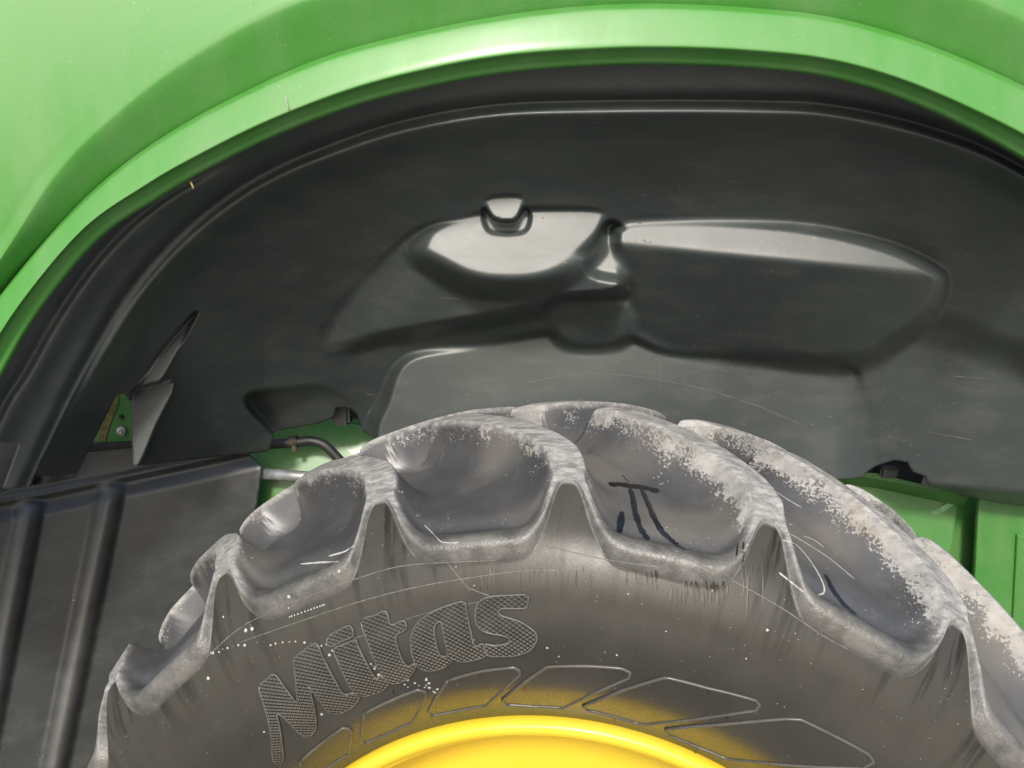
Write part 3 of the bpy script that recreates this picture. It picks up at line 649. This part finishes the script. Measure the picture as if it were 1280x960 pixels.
# ------------------------------------------------------------ yellow wheel rim
rp = smooth([(-.200, .402), (-.214, .4125), (-.226, .4135), (-.235, .409), (-.2365, .402), (-.233, .396), (-.225, .3925), (-.219, .3895), (-.216, .385), (-.205, .3815), (-.15, .377), (-.10, .368), (-.075, .345), (-.066, .31), (-.058, .25), (-.05, .18), (-.05, .10), (-.05, .012)], 5)
rim = revolve('wheel_rim', [tuple(p) for p in rp], M_yellow, machine); rim.location = WC; rim.rotation_euler = (0, 0, -YAW)
rim['label'] = 'yellow painted steel wheel rim'
rim.data.flip_normals()

# ------------------------------------------------------------ green chassis behind the liner, hose, rod, brackets
def slab(name, px, y, mat, parent, depth=.03, tilt=None):
    """sheet of plate with the outline px standing at depth y (or y per corner)"""
    n = len(px); yy = [y] * n if not hasattr(y, '__len__') else y
    A = [at_y(np.array(p[0]), np.array(p[1]), np.array(q)) for p, q in zip(px, yy)]
    V = A + [a + np.array([0, depth, 0]) for a in A]; F = [tuple(range(n))[::-1], tuple(range(n, 2 * n))] + [(i, (i + 1) % n, n + (i + 1) % n, n + i) for i in range(n)]
    o = add(name, V, F, mat, parent, smooth_=False); md = o.modifiers.new('bevel', 'BEVEL'); md.width = .003; md.segments = 2; return o
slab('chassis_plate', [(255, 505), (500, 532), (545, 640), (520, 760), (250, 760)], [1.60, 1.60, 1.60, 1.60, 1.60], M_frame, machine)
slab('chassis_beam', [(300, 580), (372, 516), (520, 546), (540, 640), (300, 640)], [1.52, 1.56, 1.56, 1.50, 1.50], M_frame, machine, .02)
tube('chassis_tube', [at_y(np.array(u), np.array(v), np.array(1.475)) for u, v in ((300, 590), (380, 596), (470, 602))], .0115, M_steel, machine)
hose = tube('hose', [at_y(np.array(u), np.array(v), np.array(1.485)) for u, v in smooth([(322, 556), (345, 555), (370, 553), (388, 551), (405, 556), (418, 568), (428, 580), (440, 605)], 5)], .0095, M_hose, machine)
hp = at_y(np.array(367.), np.array(552.), np.array(1.485))
def ring(name, c, r0, r1, ln, axis, mat, parent):
    q = Vector(axis).to_track_quat('Z', 'Y').to_matrix(); V = []; n = 20
    for (r, z) in ((r0, -ln / 2), (r1, -ln / 2), (r1, ln / 2), (r0, ln / 2)):
        V += [Vector(c) + q @ Vector((r * math.cos(2 * math.pi * k / n), r * math.sin(2 * math.pi * k / n), z)) for k in range(n)]
    F = grid_faces(4, n, True) + [(3 * n + k, 3 * n + (k + 1) % n, (k + 1) % n, k) for k in range(n)]
    return add(name, V, F, mat, parent)
cl = ring('hose_clamp', hp, .0096, .0118, .016, (1, 0, .05), M_rust, hose)
box('clamp_screw', (.010, .010, .012), tuple(hp + np.array([.004, -.008, -.012])), M_rust, hose, .002)
box('mounting_block', (.034, .04, .052), tuple(at_y(np.array(428.), np.array(514.), np.array(1.47))), M_flap, machine, .006)
# bracket seen through the gap in the liner
br = slab('mounting_bracket', [(105, 560), (135, 485), (172, 480), (175, 560)], 1.345, M_frame, machine, .01)
bp = at_y(np.array(152.5), np.array(539.), np.array(1.343)); ring('bolt', bp, .002, .0085, .008, (0, 1, 0), M_bolt, br); ring('bolt', bp, .0005, .005, .013, (0, 1, 0), M_bolt, br)
hb = at_y(np.array(151.5), np.array(521.), np.array(1.3435)); ring('bolt_hole', hb, .0002, .004, .002, (0, 1, 0), M_dark, br)
st = slab('rust_stain', [(140, 497), (148, 493), (148, 505), (136, 535), (132, 552), (124, 552), (124, 535)], 1.3435, M_stain, br, .001); st.modifiers.clear()
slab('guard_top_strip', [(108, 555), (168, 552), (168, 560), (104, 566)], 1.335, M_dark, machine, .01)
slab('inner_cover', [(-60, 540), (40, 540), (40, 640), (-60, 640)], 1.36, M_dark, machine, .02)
# right-hand frame: top flange, folded side, upright channel
YR = 1.50
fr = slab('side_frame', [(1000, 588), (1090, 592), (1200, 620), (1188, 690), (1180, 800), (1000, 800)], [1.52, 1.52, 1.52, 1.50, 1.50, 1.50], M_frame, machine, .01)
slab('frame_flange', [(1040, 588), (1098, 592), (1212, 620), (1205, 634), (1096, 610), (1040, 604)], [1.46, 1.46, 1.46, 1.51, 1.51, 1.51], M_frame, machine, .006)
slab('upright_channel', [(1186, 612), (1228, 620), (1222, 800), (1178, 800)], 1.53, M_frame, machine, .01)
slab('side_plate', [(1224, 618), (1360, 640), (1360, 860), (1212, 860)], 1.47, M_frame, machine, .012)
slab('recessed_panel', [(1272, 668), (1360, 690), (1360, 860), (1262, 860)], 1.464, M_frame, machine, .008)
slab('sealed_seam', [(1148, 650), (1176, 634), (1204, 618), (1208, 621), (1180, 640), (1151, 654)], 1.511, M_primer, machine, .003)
slab('dark_hole_backing', [(1084, 590), (1094, 582), (1118, 574), (1135, 577), (1140, 588), (1156, 594), (1152, 606), (1110, 604)], 1.485, M_dark, machine, .01)  # dark sheet added behind the liner's gap, for the shade inside the hole
box('mounting_block', (.035, .03, .022), tuple(at_y(np.array(1108.), np.array(589.), np.array(1.47))), M_flap, machine, .004)
# closed body behind everything
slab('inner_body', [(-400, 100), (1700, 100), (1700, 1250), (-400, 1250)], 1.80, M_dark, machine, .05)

# ------------------------------------------------------------ bit of straw caught on the liner's edge
sp_ = [at_y(np.array(u), np.array(v), np.array(.955)) for u, v in ((238, 227), (240, 231), (242, 236))]
s1 = tube('straw_bit', sp_, [.0012, .0014, .0008], M_straw, None, 6); s1['label'] = 'short bit of dry straw caught on the black liner edge under the green flare'; s1['category'] = 'straw'
